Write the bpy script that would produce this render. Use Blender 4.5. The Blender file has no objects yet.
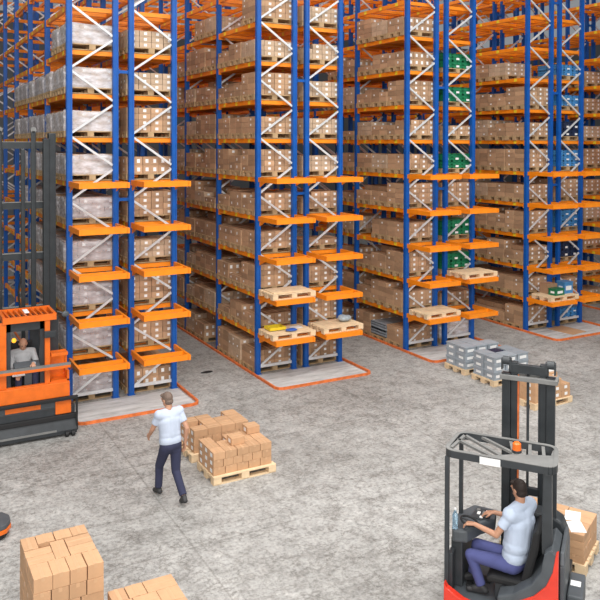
import bpy, bmesh, math, random
from mathutils import Vector, Matrix, noise
random.seed(11)
C = bpy.context.scene.collection
PI = math.pi
V = Vector

# ------------------------------------------------------------------ materials
def new_mat(name):
    m = bpy.data.materials.new(name); m.use_nodes = True
    nt = m.node_tree; b = nt.nodes['Principled BSDF']
    return m, nt, b

def ramp(nt, fac, stops):
    r = nt.nodes.new('ShaderNodeValToRGB')
    el = r.color_ramp.elements
    while len(el) < len(stops): el.new(0.5)
    for e, (p, c) in zip(el, stops):
        e.position = p; e.color = (*c, 1) if len(c) == 3 else c
    nt.links.new(fac, r.inputs[0]); return r.outputs[0]

def tex(nt, scale, detail=4, rough=0.55, vec=None, kind='Object', stretch=None):
    tc = nt.nodes.new('ShaderNodeTexCoord')
    src = tc.outputs[kind]
    if stretch:
        mp = nt.nodes.new('ShaderNodeMapping'); mp.inputs['Scale'].default_value = stretch
        nt.links.new(src, mp.inputs[0]); src = mp.outputs[0]
    n = nt.nodes.new('ShaderNodeTexNoise')
    n.inputs['Scale'].default_value = scale; n.inputs['Detail'].default_value = detail
    n.inputs['Roughness'].default_value = rough
    nt.links.new(src, n.inputs['Vector'])
    return n.outputs[0]

def paint(name, col, rough=0.45, metal=0.0, var=0.12, scale=6, coat=0.0, rand=0.0):
    m, nt, b = new_mat(name)
    lo = tuple(c * (1 - var) for c in col); hi = tuple(min(1, c * (1 + var)) for c in col)
    c = ramp(nt, tex(nt, scale), [(0.3, lo), (0.7, hi)])
    if rand:
        oi = nt.nodes.new('ShaderNodeObjectInfo')
        hs = nt.nodes.new('ShaderNodeHueSaturation')
        mr = nt.nodes.new('ShaderNodeMapRange')
        mr.inputs['To Min'].default_value = 1 - rand; mr.inputs['To Max'].default_value = 1 + rand
        ge = nt.nodes.new('ShaderNodeNewGeometry'); ad = nt.nodes.new('ShaderNodeMath'); ad.operation = 'ADD'
        fr = nt.nodes.new('ShaderNodeMath'); fr.operation = 'FRACT'
        nt.links.new(oi.outputs['Random'], ad.inputs[0]); nt.links.new(ge.outputs['Random Per Island'], ad.inputs[1])
        nt.links.new(ad.outputs[0], fr.inputs[0]); nt.links.new(fr.outputs[0], mr.inputs['Value'])
        nt.links.new(mr.outputs[0], hs.inputs['Value']); nt.links.new(c, hs.inputs['Color'])
        c = hs.outputs[0]
    nt.links.new(c, b.inputs['Base Color'])
    b.inputs['Roughness'].default_value = rough; b.inputs['Metallic'].default_value = metal
    if coat: b.inputs['Coat Weight'].default_value = coat
    return m

M = {}
M['blue'] = paint('blue_upright_paint', (0.004, 0.095, 0.40), 0.4, var=0.1)
M['orange'] = paint('orange_beam_paint', (0.96, 0.265, 0.008), 0.42, var=0.08)
M['rail'] = paint('orange_rail_paint', (0.72, 0.17, 0.04), 0.6, var=0.25, scale=9)
M['galv'] = paint('galvanised_steel', (0.72, 0.73, 0.74), 0.42, 0.25, var=0.08)
M['yellow'] = paint('yellow_sticker', (0.92, 0.66, 0.03), 0.5)
M['white'] = paint('white_label', (0.86, 0.86, 0.85), 0.6, var=0.04)
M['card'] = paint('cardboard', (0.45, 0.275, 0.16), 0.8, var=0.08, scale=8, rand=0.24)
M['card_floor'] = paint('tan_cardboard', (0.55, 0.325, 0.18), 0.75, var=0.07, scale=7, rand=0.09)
M['card_pale'] = paint('pale_cardboard', (0.52, 0.37, 0.25), 0.8, var=0.08, scale=8, rand=0.14)
M['card_lilac'] = paint('greyish_cardboard', (0.40, 0.315, 0.29), 0.8, var=0.15, scale=8, rand=0.15)
M['tape'] = paint('packing_tape', (0.60, 0.37, 0.20), 0.3, var=0.04)
M['tape_floor'] = paint('tan_packing_tape', (0.60, 0.37, 0.21), 0.3, var=0.04)
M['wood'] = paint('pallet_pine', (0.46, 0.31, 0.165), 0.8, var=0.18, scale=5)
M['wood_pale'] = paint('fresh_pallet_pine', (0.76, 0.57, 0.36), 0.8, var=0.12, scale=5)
M['green'] = paint('green_crate_plastic', (0.012, 0.20, 0.085), 0.4, rand=0.15)
M['bluecrate'] = paint('blue_crate_plastic', (0.07, 0.27, 0.56), 0.4, rand=0.15)
M['navy'] = paint('navy_plastic', (0.02, 0.03, 0.07), 0.4)
M['grey_crate'] = paint('grey_crate_plastic', (0.33, 0.37, 0.41), 0.45, rand=0.1)
M['dark'] = paint('charcoal_steel', (0.035, 0.04, 0.045), 0.42, var=0.2)
M['dark2'] = paint('graphite_plastic', (0.075, 0.085, 0.095), 0.5, var=0.15)
M['mast'] = paint('mast_steel', (0.030, 0.035, 0.039), 0.4, 0.15, var=0.2)
M['greytop'] = paint('mid_grey_paint', (0.19, 0.19, 0.185), 0.6, var=0.15)  # plain grey, also for the paler top strips on dark steel parts
M['black'] = paint('black_rubber', (0.012, 0.012, 0.013), 0.65)
M['red'] = paint('red_truck_paint', (0.74, 0.045, 0.022), 0.35, coat=0.3)
M['torange'] = paint('orange_truck_paint', (0.78, 0.15, 0.008), 0.38, coat=0.2)
M['beacon'] = paint('amber_lens', (0.80, 0.16, 0.02), 0.25)
M['skin'] = paint('skin', (0.52, 0.27, 0.17), 0.55, var=0.06)
M['hair'] = paint('dark_brown_hair', (0.022, 0.012, 0.009), 0.7, var=0.3, scale=60)
M['greyhair'] = paint('short_grey_brown_hair', (0.16, 0.11, 0.085), 0.7, var=0.3, scale=60)
M['shirt_blue'] = paint('pale_blue_cotton', (0.52, 0.60, 0.74), 0.9, var=0.05)
M['shirt_grey'] = paint('light_grey_knit', (0.44, 0.44, 0.45), 0.9, var=0.06)
M['shirt_walk'] = paint('light_blue_grey_cotton', (0.50, 0.56, 0.68), 0.9, var=0.05)
M['trousers'] = paint('indigo_work_trousers', (0.075, 0.085, 0.23), 0.9, var=0.12)
M['trousers_dark'] = paint('navy_trousers', (0.032, 0.035, 0.075), 0.9, var=0.12)
M['shoe'] = paint('dark_shoe', (0.03, 0.03, 0.032), 0.6)
M['eyewhite'] = paint('eye', (0.05, 0.03, 0.02), 0.2)
M['wall'] = paint('warehouse_panel', (0.16, 0.165, 0.17), 0.7, var=0.05, scale=1)

def film_mat(name, lo, hi):
    m, nt, b = new_mat(name)
    b.inputs['Base Color'].default_value = (0.80, 0.77, 0.80, 1); b.inputs['Roughness'].default_value = 0.28
    tr = nt.nodes.new('ShaderNodeBsdfTransparent'); mx = nt.nodes.new('ShaderNodeMixShader')
    f = ramp(nt, tex(nt, 3.2, 5, 0.6, stretch=(1, 1, 2.4)), [(0.32, (lo,) * 3), (0.68, (hi,) * 3)])
    nt.links.new(f, mx.inputs[0]); nt.links.new(tr.outputs[0], mx.inputs[1]); nt.links.new(b.outputs[0], mx.inputs[2])
    nt.links.new(mx.outputs[0], nt.nodes['Material Output'].inputs['Surface'])
    return m
M['film_dense'] = film_mat('white_stretch_film', 0.18, 0.92)
M['film_thin'] = film_mat('thin_stretch_film', 0.12, 0.62)

def clear_mat():
    m, nt, b = new_mat('clear_blue_bottle')
    b.inputs['Base Color'].default_value = (0.55, 0.78, 0.95, 1); b.inputs['Roughness'].default_value = 0.1
    b.inputs['Transmission Weight'].default_value = 0.8
    return m
M['bottle'] = clear_mat()

def lamp_mat():
    m, nt, b = new_mat('lit_amber_lamp')
    b.inputs['Base Color'].default_value = (0.9, 0.35, 0.02, 1)
    b.inputs['Emission Color'].default_value = (1.0, 0.42, 0.03, 1); b.inputs['Emission Strength'].default_value = 1.6
    return m
M['lamp'] = lamp_mat()

def floor_mat():
    m, nt, b = new_mat('worn_concrete')
    L = nt.links.new
    tc = nt.nodes.new('ShaderNodeTexCoord')
    def math_(op, a, bb=None):
        n = nt.nodes.new('ShaderNodeMath'); n.operation = op
        for i, q in enumerate((a, bb)):
            if q is None: continue
            if isinstance(q, (int, float)): n.inputs[i].default_value = q
            else: L(q, n.inputs[i])
        return n.outputs[0]
    def mixc(fac, a, bb, mode='MIX'):
        n = nt.nodes.new('ShaderNodeMix'); n.data_type = 'RGBA'; n.blend_type = mode
        if isinstance(fac, (int, float)): n.inputs[0].default_value = fac
        else: L(fac, n.inputs[0])
        for i, q in ((6, a), (7, bb)):
            if isinstance(q, tuple): n.inputs[i].default_value = (*q, 1)
            else: L(q, n.inputs[i])
        return n.outputs[2]
    big = tex(nt, 0.45, 3, 0.5)
    mid = tex(nt, 3.0, 7, 0.72)
    fine = tex(nt, 15, 5, 0.75)
    base = ramp(nt, big, [(0.3, (0.305, 0.297, 0.283)), (0.7, (0.43, 0.422, 0.407))])
    blot = ramp(nt, mid, [(0.36, (0.66, 0.65, 0.64)), (0.50, (0.97, 0.97, 0.97)), (0.66, (1.2, 1.2, 1.2))])
    c = mixc(0.85, base, blot, 'MULTIPLY')
    spk = ramp(nt, fine, [(0.36, (0.55, 0.54, 0.53)), (0.48, (0.98, 0.98, 0.98)), (0.62, (1.3, 1.3, 1.29))])
    c = mixc(0.75, c, spk, 'MULTIPLY')
    # scuffs: thin broken dark bands where a noise field crosses a value
    scn = tex(nt, 1.1, 7, 0.62, stretch=(1.0, 1.5, 1))
    d = math_('ABSOLUTE', math_('SUBTRACT', scn, 0.5))
    crack = ramp(nt, d, [(0.0, (0.52, 0.50, 0.48)), (0.016, (1, 1, 1))])
    c = mixc(0.75, c, crack, 'MULTIPLY')
    scn2 = tex(nt, 2.9, 6, 0.7, stretch=(1.4, 0.7, 1))
    d2 = math_('ABSOLUTE', math_('SUBTRACT', scn2, 0.47))
    crack2 = ramp(nt, d2, [(0.0, (0.6, 0.59, 0.57)), (0.02, (1, 1, 1))])
    c = mixc(0.7, c, crack2, 'MULTIPLY')
    # sawn joints between slabs
    sep = nt.nodes.new('ShaderNodeSeparateXYZ'); L(tc.outputs['Object'], sep.inputs[0])
    def joint(coord, off, pitch):
        q = math_('ADD', coord, -off + pitch * 40)
        q = math_('MODULO', q, pitch)
        q = math_('MINIMUM', q, math_('SUBTRACT', pitch, q))
        return ramp(nt, q, [(0.006, (0.5, 0.48, 0.46)), (0.022, (1, 1, 1))])
    c = mixc(0.5, c, joint(sep.outputs[0], 3.88, 5.65), 'MULTIPLY')
    c = mixc(0.45, c, joint(sep.outputs[1], 13.3, 3.1), 'MULTIPLY')
    L(c, b.inputs['Base Color'])
    b.inputs['Roughness'].default_value = 0.62
    bp = nt.nodes.new('ShaderNodeBump'); bp.inputs['Strength'].default_value = 0.12; bp.inputs['Distance'].default_value = 0.01
    L(fine, bp.inputs['Height']); L(bp.outputs[0], b.inputs['Normal'])
    return m
M['floor'] = floor_mat()
def pad_mat():
    m, nt, b = new_mat('worn_pale_floor_paint')
    c = ramp(nt, tex(nt, 2.6, 6, 0.7, stretch=(0.5, 2.2, 1)), [(0.32, (0.34, 0.33, 0.32)), (0.47, (0.54, 0.535, 0.525)), (0.68, (0.70, 0.70, 0.69))])
    nt.links.new(c, b.inputs['Base Color']); b.inputs['Roughness'].default_value = 0.6
    return m
M['pad'] = pad_mat()

# ------------------------------------------------------------------ mesh builder
class MB:
    def __init__(s): s.v = []; s.f = []; s.mi = []; s.mats = []
    def slot(s, m):
        m = M[m]
        if m not in s.mats: s.mats.append(m)
        return s.mats.index(m)
    def add(s, vs, fs, m):
        k = len(s.v); s.v += [tuple(v) for v in vs]; i = s.slot(m)
        for f in fs: s.f.append(tuple(k + q for q in f)); s.mi.append(i)
    def box(s, lo, hi, m, mtx=None):
        (a, b, c), (d, e, f) = lo, hi
        vs = [V(p) for p in ((a,b,c),(d,b,c),(d,e,c),(a,e,c),(a,b,f),(d,b,f),(d,e,f),(a,e,f))]
        if mtx: vs = [mtx @ v for v in vs]
        s.add(vs, [(0,3,2,1),(4,5,6,7),(0,1,5,4),(1,2,6,5),(2,3,7,6),(3,0,4,7)], m); return s
    def bar(s, p, q, w, h, m, up=V((0,0,1))):
        p, q = V(p), V(q); d = (q - p).normalized(); up = V(up)
        if abs(d.dot(up)) > .98: up = V((0, 1, 0))
        x = d.cross(up).normalized(); y = x.cross(d)
        vs = [e + x * (a * w / 2) + y * (b * h / 2) for e in (p, q) for a, b in ((-1,-1),(1,-1),(1,1),(-1,1))]
        s.add(vs, [(3,2,1,0),(4,5,6,7),(0,1,5,4),(1,2,6,5),(2,3,7,6),(3,0,4,7)], m); return s
    def tube(s, pts, r, m, n=10, caps=True, rs=None):
        pts = [V(p) for p in pts]; k = len(pts); vs = []; fs = []
        rs = rs or [r] * k
        ref = V((0, 0, 1))
        for i, p in enumerate(pts):
            d = (pts[min(i+1, k-1)] - pts[max(i-1, 0)]).normalized()
            u = ref if abs(d.dot(ref)) < .95 else V((1, 0, 0))
            x = d.cross(u).normalized(); y = d.cross(x)
            vs += [p + (x * math.cos(2*PI*j/n) + y * math.sin(2*PI*j/n)) * rs[i] for j in range(n)]
        for i in range(k-1):
            for j in range(n):
                a, b = i*n+j, i*n+(j+1) % n
                fs.append((a, b, b+n, a+n))
        if caps: fs += [tuple(range(n))[::-1], tuple(range((k-1)*n, k*n))]
        s.add(vs, fs, m); return s
    def ell(s, c, r, m, mtx=None, nu=16, nv=10):
        c = V(c); vs = []; fs = []
        for i in range(1, nv):
            t = PI * i / nv
            for j in range(nu):
                a = 2*PI*j/nu
                p = V((r[0]*math.sin(t)*math.cos(a), r[1]*math.sin(t)*math.sin(a), r[2]*math.cos(t)))
                vs.append(c + (mtx @ p if mtx else p))
        top = V((0,0,r[2])); k = len(vs)
        vs += [c + (mtx @ top if mtx else top), c - (mtx @ top if mtx else top)]
        for j in range(nu):
            fs.append((k, j, (j+1) % nu)); b = (nv-2)*nu
            fs.append((k+1, b+(j+1) % nu, b+j))
        for i in range(nv-2):
            for j in range(nu):
                a, b = i*nu+j, i*nu+(j+1) % nu
                fs.append((a, a+nu, b+nu, b))
        s.add(vs, fs, m); return s
    def prism(s, poly, p0, ax, ay, d, m):
        """poly in the plane p0 + a*ax + b*ay, extruded by d"""
        p0, ax, ay, d = V(p0), V(ax), V(ay), V(d); n = len(poly)
        A = [p0 + ax*a + ay*b for a, b in poly]; vs = A + [p + d for p in A]
        fs = [tuple(range(n))[::-1], tuple(range(n, 2*n))] + [(i, (i+1) % n, n+(i+1) % n, n+i) for i in range(n)]
        s.add(vs, fs, m); return s
    def mesh(s, name, bevel=0.0, smooth=False):
        me = bpy.data.meshes.new(name); me.from_pydata(s.v, [], s.f)
        for m in s.mats: me.materials.append(m)
        me.polygons.foreach_set('material_index', s.mi)
        bm = bmesh.new(); bm.from_mesh(me)
        bmesh.ops.recalc_face_normals(bm, faces=bm.faces)
        if bevel:
            es = [e for e in bm.edges if len(e.link_faces) == 2 and e.calc_face_angle(0) > 0.5]
            bmesh.ops.bevel(bm, geom=es, offset=bevel, segments=2, affect='EDGES', profile=0.6)
        if smooth:
            for f in bm.faces: f.smooth = True
        bm.to_mesh(me); bm.free(); me.update()
        return me
    def build(s, name, parent=None, bevel=0.0, smooth=False, loc=None):
        return link(name, s.mesh(name, bevel, smooth), parent, loc)

def link(name, me, parent=None, loc=None, rz=0):
    o = bpy.data.objects.new(name, me); C.objects.link(o)
    if parent: o.parent = parent
    if loc: o.location = loc
    if rz: o.rotation_euler.z = rz
    return o
def tag(o, label=None, cat=None, group=None, kind=None):
    for k, v in (('label', label), ('category', cat), ('group', group), ('kind', kind)):
        if v: o[k] = v
    return o
def empty(name, loc=(0,0,0), rz=0, parent=None):
    o = bpy.data.objects.new(name, None); C.objects.link(o); o.location = loc; o.rotation_euler.z = rz
    o.empty_display_size = 0.2
    if parent: o.parent = parent
    return o
KIDS = {}
def copy_tree(o, parent=None):
    if o not in KIDS: KIDS[o] = list(o.children)
    c = o.copy(); C.objects.link(c)
    if parent is not None: c.parent = parent
    for ch in KIDS[o]: copy_tree(ch, c)
    return c
ORD = ['ground', 'first', 'second', 'third', 'fourth', 'fifth', 'sixth', 'seventh', 'eighth', 'ninth', 'tenth', 'eleventh', 'twelfth']

# ------------------------------------------------------------------ camera (measured from the photograph's vanishing points)
CAM = dict(f=747.9586, yaw=0.5043, pitch=0.014, roll=0.0028, cy=154.4437, H=5.88)
def make_camera():
    cd = bpy.data.cameras.new('camera'); co = bpy.data.objects.new('camera', cd); C.objects.link(co)
    y, p, r = CAM['yaw'], CAM['pitch'], CAM['roll']
    fw = V((math.sin(y)*math.cos(p), math.cos(y)*math.cos(p), -math.sin(p)))
    rt = V((math.cos(y), -math.sin(y), 0)); up = rt.cross(fw)
    rt2 = rt*math.cos(r) + up*math.sin(r); up2 = up*math.cos(r) - rt*math.sin(r)
    m = Matrix((rt2, up2, -fw)).transposed().to_4x4(); m.translation = (0, 0, CAM['H'])
    co.matrix_world = m
    cd.sensor_fit = 'HORIZONTAL'; cd.sensor_width = 36; cd.lens = CAM['f']*36/600
    cd.shift_y = -(300 - CAM['cy'])/600
    cd.clip_end = 200
    bpy.context.scene.camera = co
make_camera()

# ------------------------------------------------------------------ setting
X0, Y0, FD, GAP, PITCH, BAY = 8.2564, 17.1701, 1.041, 0.3679, 4.6899, 2.5708
ZL = [0.0] + [0.951 + 0.99*k for k in range(12)]      # underside of each beam level, 1..12
BH = 0.115                                            # beam height
def struct(o): o['kind'] = 'structure'; return o
struct(MB().box((-14, -8, -0.2), (46, 46, 0), 'floor').build('floor'))
struct(MB().box((-14, 46, 0), (46, 46.3, 13.5), 'wall').build('wall_back'))
struct(MB().box((46, -8, 0), (46.3, 46.3, 13.5), 'wall').build('wall_right'))
struct(MB().box((-14.3, -8, 0), (-14, 46.3, 13.5), 'wall').build('wall_left'))

# ------------------------------------------------------------------ racks
RACKS = [(1, 'first'), (2, 'second'), (3, 'third'), (4, 'fourth'), (5, 'fifth')]
def rx(r): return X0 + (r-2)*PITCH
NB = {(1,'A'): 6, (1,'B'): 5, (2,'A'): 5, (2,'B'): 4, (3,'A'): 4, (3,'B'): 4, (4,'A'): 4, (4,'B'): 4, (5,'A'): 4, (5,'B'): 4}
TOP = 12.6
PW, PD = 0.125, 0.10
post_me = None
def parts_mesh():
    d = {}
    mb = MB()
    # open C-section post: web and two flanges, with a small foot
    mb.box((-PW/2, -PD/2, 0.012), (PW/2, PD/2, TOP), 'blue')
    mb.box((-PW/2+0.02, -PD/2-0.012, 0.05), (-PW/2+0.035, -PD/2, TOP-0.02), 'blue')
    mb.box((PW/2-0.035, -PD/2-0.012, 0.05), (PW/2-0.02, -PD/2, TOP-0.02), 'blue')
    d['post'] = mb.mesh('post')
    d['foot'] = MB().box((-0.085, -0.075, 0), (0.085, 0.075, 0.012), 'blue').mesh('base_plate')
    mb = MB()
    z = 0.14; a = PW/2; w = FD - PW/2
    while z < TOP - 1.6:
        mb.bar((a, 0, z+0.05), (w, 0, z+0.74-0.05), 0.035, 0.05, 'galv')
        mb.bar((w, 0, z+0.74+0.05), (a, 0, z+1.48-0.05), 0.035, 0.05, 'galv')
        z += 1.4826
    mb.bar((a, 0, 0.19), (w, 0, 0.19), 0.04, 0.07, 'galv')
    d['brace'] = mb.mesh('brace')
    for side in (-1, 1):
        mb = MB()
        mb.box((-0.03, PW/2, 0), (0.03, BAY-PW/2, BH), 'orange')
        for e in (PW/2, BAY-PW/2-0.05): mb.box((-0.04, e, -0.05), (0.04, e+0.05, BH-0.004), 'orange')
        for q in (0.48, 1.285, 2.09):
            x = 0.03*side; mb.box((min(x, x+0.004*side), q-0.06, 0.01), (max(x, x+0.004*side), q+0.06, BH-0.01), 'yellow')
        d['beam%d' % side] = mb.mesh('beam')
    d['bar'] = MB().box((0.03, -0.04, 0.005), (FD-0.03, 0.04, BH-0.012), 'orange').mesh('support_bar')
    d['spacer'] = MB().box((FD+PW/2, -0.035, 0), (FD+GAP-PW/2-.003, 0.035, 0.07), 'blue').box((FD+PW/2, -0.06, -0.03), (FD+PW/2+0.012, 0.06, 0.10), 'blue').box((FD+GAP-PW/2-0.012, -0.06, -0.03), (FD+GAP-PW/2-.003, 0.06, 0.10), 'blue').mesh('row_spacer')
    # pick-and-deposit station: two side brackets, two cross bars
    d['bracket'] = MB().bar((0, 0, 0.06), (0, -1.04, 0.06), 0.05, 0.12, 'orange').prism([(0, 0), (0.30, 0), (0, -0.13)], (-0.01, -0.05, 0.0), (0, -1, 0), (0, 0, 1), (0.02, 0, 0), 'orange').mesh('bracket')
    d['front_bar'] = MB().box((0.026, -0.045, 0.0), (FD-0.026, 0.025, 0.125), 'orange').box((0.026, 0.025, 0.0), (FD-0.026, 0.06, 0.03), 'orange').mesh('front_bar')
    d['cross_bar'] = MB().box((0.026, -0.03, 0.02), (FD-0.026, 0.03, 0.115), 'orange').mesh('cross_bar')
    return d
PM = parts_mesh()
def make_run(r, row, x):
    n = NB[r, row]
    side = 'left' if row == 'A' else 'right'
    where = {1: 'beside the turret truck', 2: 'second in line', 3: 'third in line', 4: 'fourth in line', 5: 'fifth in line'}[r]
    root = empty('pallet_rack', (x, Y0, 0))
    tag(root, 'blue and orange pallet racking row, %s row of the double rack %s' % (side, where), 'pallet rack', 'rows of pallet racking')
    for b in range(n+1):
        fr = empty('upright_frame', (0, b*BAY, 0), parent=root)
        for px in (0, FD):
            link('post', PM['post'], fr, (px, 0, 0)); link('base_plate', PM['foot'], fr, (px, 0, 0))
        link('brace', PM['brace'], fr)
    cells = [(b, k) for b in range(n) for k in range(1, 13)]
    if r == 1: pass
    rest = MB(); nbeam = 0
    order = sorted(cells, key=lambda c: (c[0], abs(ZL[c[1]]-5)))
    for b, k in order:
        for s_, px in ((-1, 0), (1, FD)):
            if nbeam < 100:
                link('beam', PM['beam%d' % s_], root, (px, b*BAY, ZL[k])); nbeam += 1
            else:
                y = b*BAY; rest.box((px-0.03, y+PW/2, ZL[k]), (px+0.03, y+BAY-PW/2, ZL[k]+BH), 'orange')
    if rest.v: tag(rest.build('beam', root), kind='stuff')
    rest = MB(); nb = 0
    for b, k in order:
        for q in ((0.12, 0.72, 1.0, 1.57, 1.85, 2.42) if b < 1 else ((0.3, 1.285, 2.27) if r > 1 or b < 2 else (1.285,))):
            if nb < 100 and b == 0:
                link('support_bar', PM['bar'], root, (0, b*BAY+q, ZL[k])); nb += 1
            else:
                rest.box((0.03, b*BAY+q-0.04, ZL[k]+0.005), (FD-0.03, b*BAY+q+0.04, ZL[k]+BH-0.012), 'orange')
    tag(rest.build('support_bar', root), kind='stuff')
    if row == 'A':
        for b in range(n):
            for z in (1.6, 4.55, 7.5, 10.4): link('row_spacer', PM['spacer'], root, (0, b*BAY, z))
    for k in range(1, 6):
        st = empty('handover_station', (0, 0, ZL[k]), parent=root)
        link('bracket', PM['bracket'], st, (0.0, -PD/2-0.013, 0)); link('bracket', PM['bracket'], st, (FD, -PD/2-0.013, 0))
        link('front_bar', PM['front_bar'], st, (0, -1.04, 0)); link('cross_bar', PM['cross_bar'], st, (0, -0.70, 0))
    return root
for r, nm in RACKS:
    make_run(r, 'A', rx(r)); make_run(r, 'B', rx(r)+FD+GAP)

# guide rails and pale painted floor round the rack ends
for r, nm in RACKS:
    xa, xb = rx(r)-0.135, rx(r)+2*FD+GAP+0.135; yf = 15.77
    pts = [(xa, Y0+14), (xa, yf+0.16), (xa+0.05, yf+0.05), (xa+0.16, yf), (xb-0.16, yf), (xb-0.05, yf+0.05), (xb, yf+0.16), (xb, Y0+14)]
    mb = MB()
    for i, (a, b) in enumerate(zip(pts, pts[1:])):
        h = 0.06
        mb.bar((*a, h/2), (*b, h/2), 0.04, h, 'rail')
    o = mb.build('guide_rail')
    tag(o, 'low orange steel guide rail on the floor looping round the %s rack\'s end' % nm, 'guide rail', 'floor guide rails')
    struct(MB().box((xa+0.06, yf+0.06, 0), (xb-0.06, Y0-0.09, 0.004), 'pad').build('floor_marking'))

# ------------------------------------------------------------------ pallets
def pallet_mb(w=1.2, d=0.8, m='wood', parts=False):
    deck, skid, block = MB(), MB(), MB()
    bw = [0.145, 0.1, 0.145, 0.1, 0.145]; gapw = (d - sum(bw))/4; y = -d/2
    for q in bw:
        deck.box((-w/2, y, 0.122), (w/2, y+q, 0.144), m); y += q + gapw
    for x in (-w/2, -0.0725, w/2-0.145): deck.box((x, -d/2, 0.1), (x+0.145, d/2, 0.122), m)
    ys = (-d/2, -0.0725, d/2-0.145)
    for q in ys: skid.box((-w/2, q+0.01, 0), (w/2, q+0.135, 0.022), m)
    for x in (-w/2, -0.0725, w/2-0.145):
        for q in ys: block.box((x, q, 0.022), (x+0.145, q+0.145, 0.1), m)
    if not parts:
        for o in (skid, block):
            deck.add(o.v, o.f, m)
        return deck
    return deck
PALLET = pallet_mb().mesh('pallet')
def make_pallet(m):
    """floor pallet with its parts: deck, nine blocks, three skids"""
    w, d = 1.2, 0.8
    root = empty('wooden_pallet')
    pallet_top = MB(); bw = [0.145, 0.1, 0.145, 0.1, 0.145]; g = (d-sum(bw))/4; y = -d/2
    for q in bw: pallet_top.box((-w/2, y, 0.122), (w/2, y+q, 0.144), m); y += q+g
    for x in (-w/2, -0.0725, w/2-0.145): pallet_top.box((x, -d/2, 0.1), (x+0.145, d/2, 0.122), m)
    pallet_top.build('deck', root)
    sk = MB().box((-w/2, -0.0625, 0), (w/2, 0.0625, 0.022), m).mesh('skid')
    bl = MB().box((-0.0725, -0.0725, 0), (0.0725, 0.0725, 0.078), m).mesh('block')
    for q in (-d/2+0.0725, 0, d/2-0.0725):
        link('skid', sk, root, (0, q, 0))
        for x in (-w/2+0.0725, 0, w/2-0.0725): link('block', bl, root, (x, q, 0.022))
    return root
PROTO_PALLET = make_pallet('wood_pale')
_first_pallet = [True]
def place_pallet(x, y, z, rz, label, group):
    if _first_pallet[0]: o = PROTO_PALLET; _first_pallet[0] = False
    else: o = copy_tree(PROTO_PALLET)
    o.location = (x, y, z); o.rotation_euler.z = rz
    tag(o, label, 'pallet', group); return o

# ------------------------------------------------------------------ pallet loads in the racks
def carton_me(w, d, h, m, tape, lab=True, dots=1, side=False):
    mb = MB(); mb.box((-w/2, -d/2, 0), (w/2, d/2, h), m)
    mb.box((-0.025, -d/2-0.001, h), (0.025, d/2+0.001, h+0.0012), tape)
    if lab:
        for i in range(dots):
            cx = (i+0.5)/dots*w - w/2
            mb.box((cx-0.036, -d/2-0.0015, h*0.26), (cx+0.036, -d/2, h*0.72), 'white')
        if side: mb.box((-w/2-0.0015, d*0.06, h*0.3), (-w/2, d*0.06+0.06, h*0.66), 'white')
    return mb.mesh('carton')
def crate_me(w, d, h, m):
    mb = MB(); t = 0.02
    mb.box((-w/2+t, -d/2+t, 0), (w/2-t, d/2-t, h-0.01), m)
    for z in (0, h*0.45, h-0.03): mb.box((-w/2, -d/2, z), (w/2, d/2, z+0.028), m)
    for x in (-w/2, -0.015, w/2-0.03): mb.box((x, -d/2, 0), (x+0.03, d/2, h-0.003), m)
    mb.box((-0.06, -d/2-0.003, h*0.15), (0.06, -d/2, h*0.42), 'white')
    return mb.mesh('crate')
def film_me(w, d, h, m, seed):
    mb = MB(); n = 10; k = 6
    rnd = random.Random(seed)
    def pt(a, b, t):
        x, y, z = a*w/2, b*d/2, t*h
        q = 0.05*noise.noise(V((x*5+seed, y*5, z*6)))
        return V((x*(1+q)+a*0.012, y*(1+q)+b*0.012, z + (0.05*noise.noise(V((x*4, y*4, seed))) - .012 if t > 0.99 else 0)))
    ring = [(-1+2*i/n, -1) for i in range(n)] + [(1, -1+2*i/n) for i in range(n)] + [(1-2*i/n, 1) for i in range(n)] + [(-1, 1-2*i/n) for i in range(n)]
    N = len(ring); vs = []; fs = []
    for j in range(k+1):
        s_ = 0.97 if j in (0, k) else 1
        vs += [pt(a*s_, b*s_, j/k) for a, b in ring]
    for j in range(k):
        for i in range(N): fs.append((j*N+i, j*N+(i+1) % N, (j+1)*N+(i+1) % N, (j+1)*N+i))
    c = len(vs); vs.append(V((0, 0, h+0.012)))
    for i in range(N): fs.append((k*N+i, k*N+(i+1) % N, c))
    mb.add(vs, fs, m)
    return mb.mesh('stretch_film', smooth=True)

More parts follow.
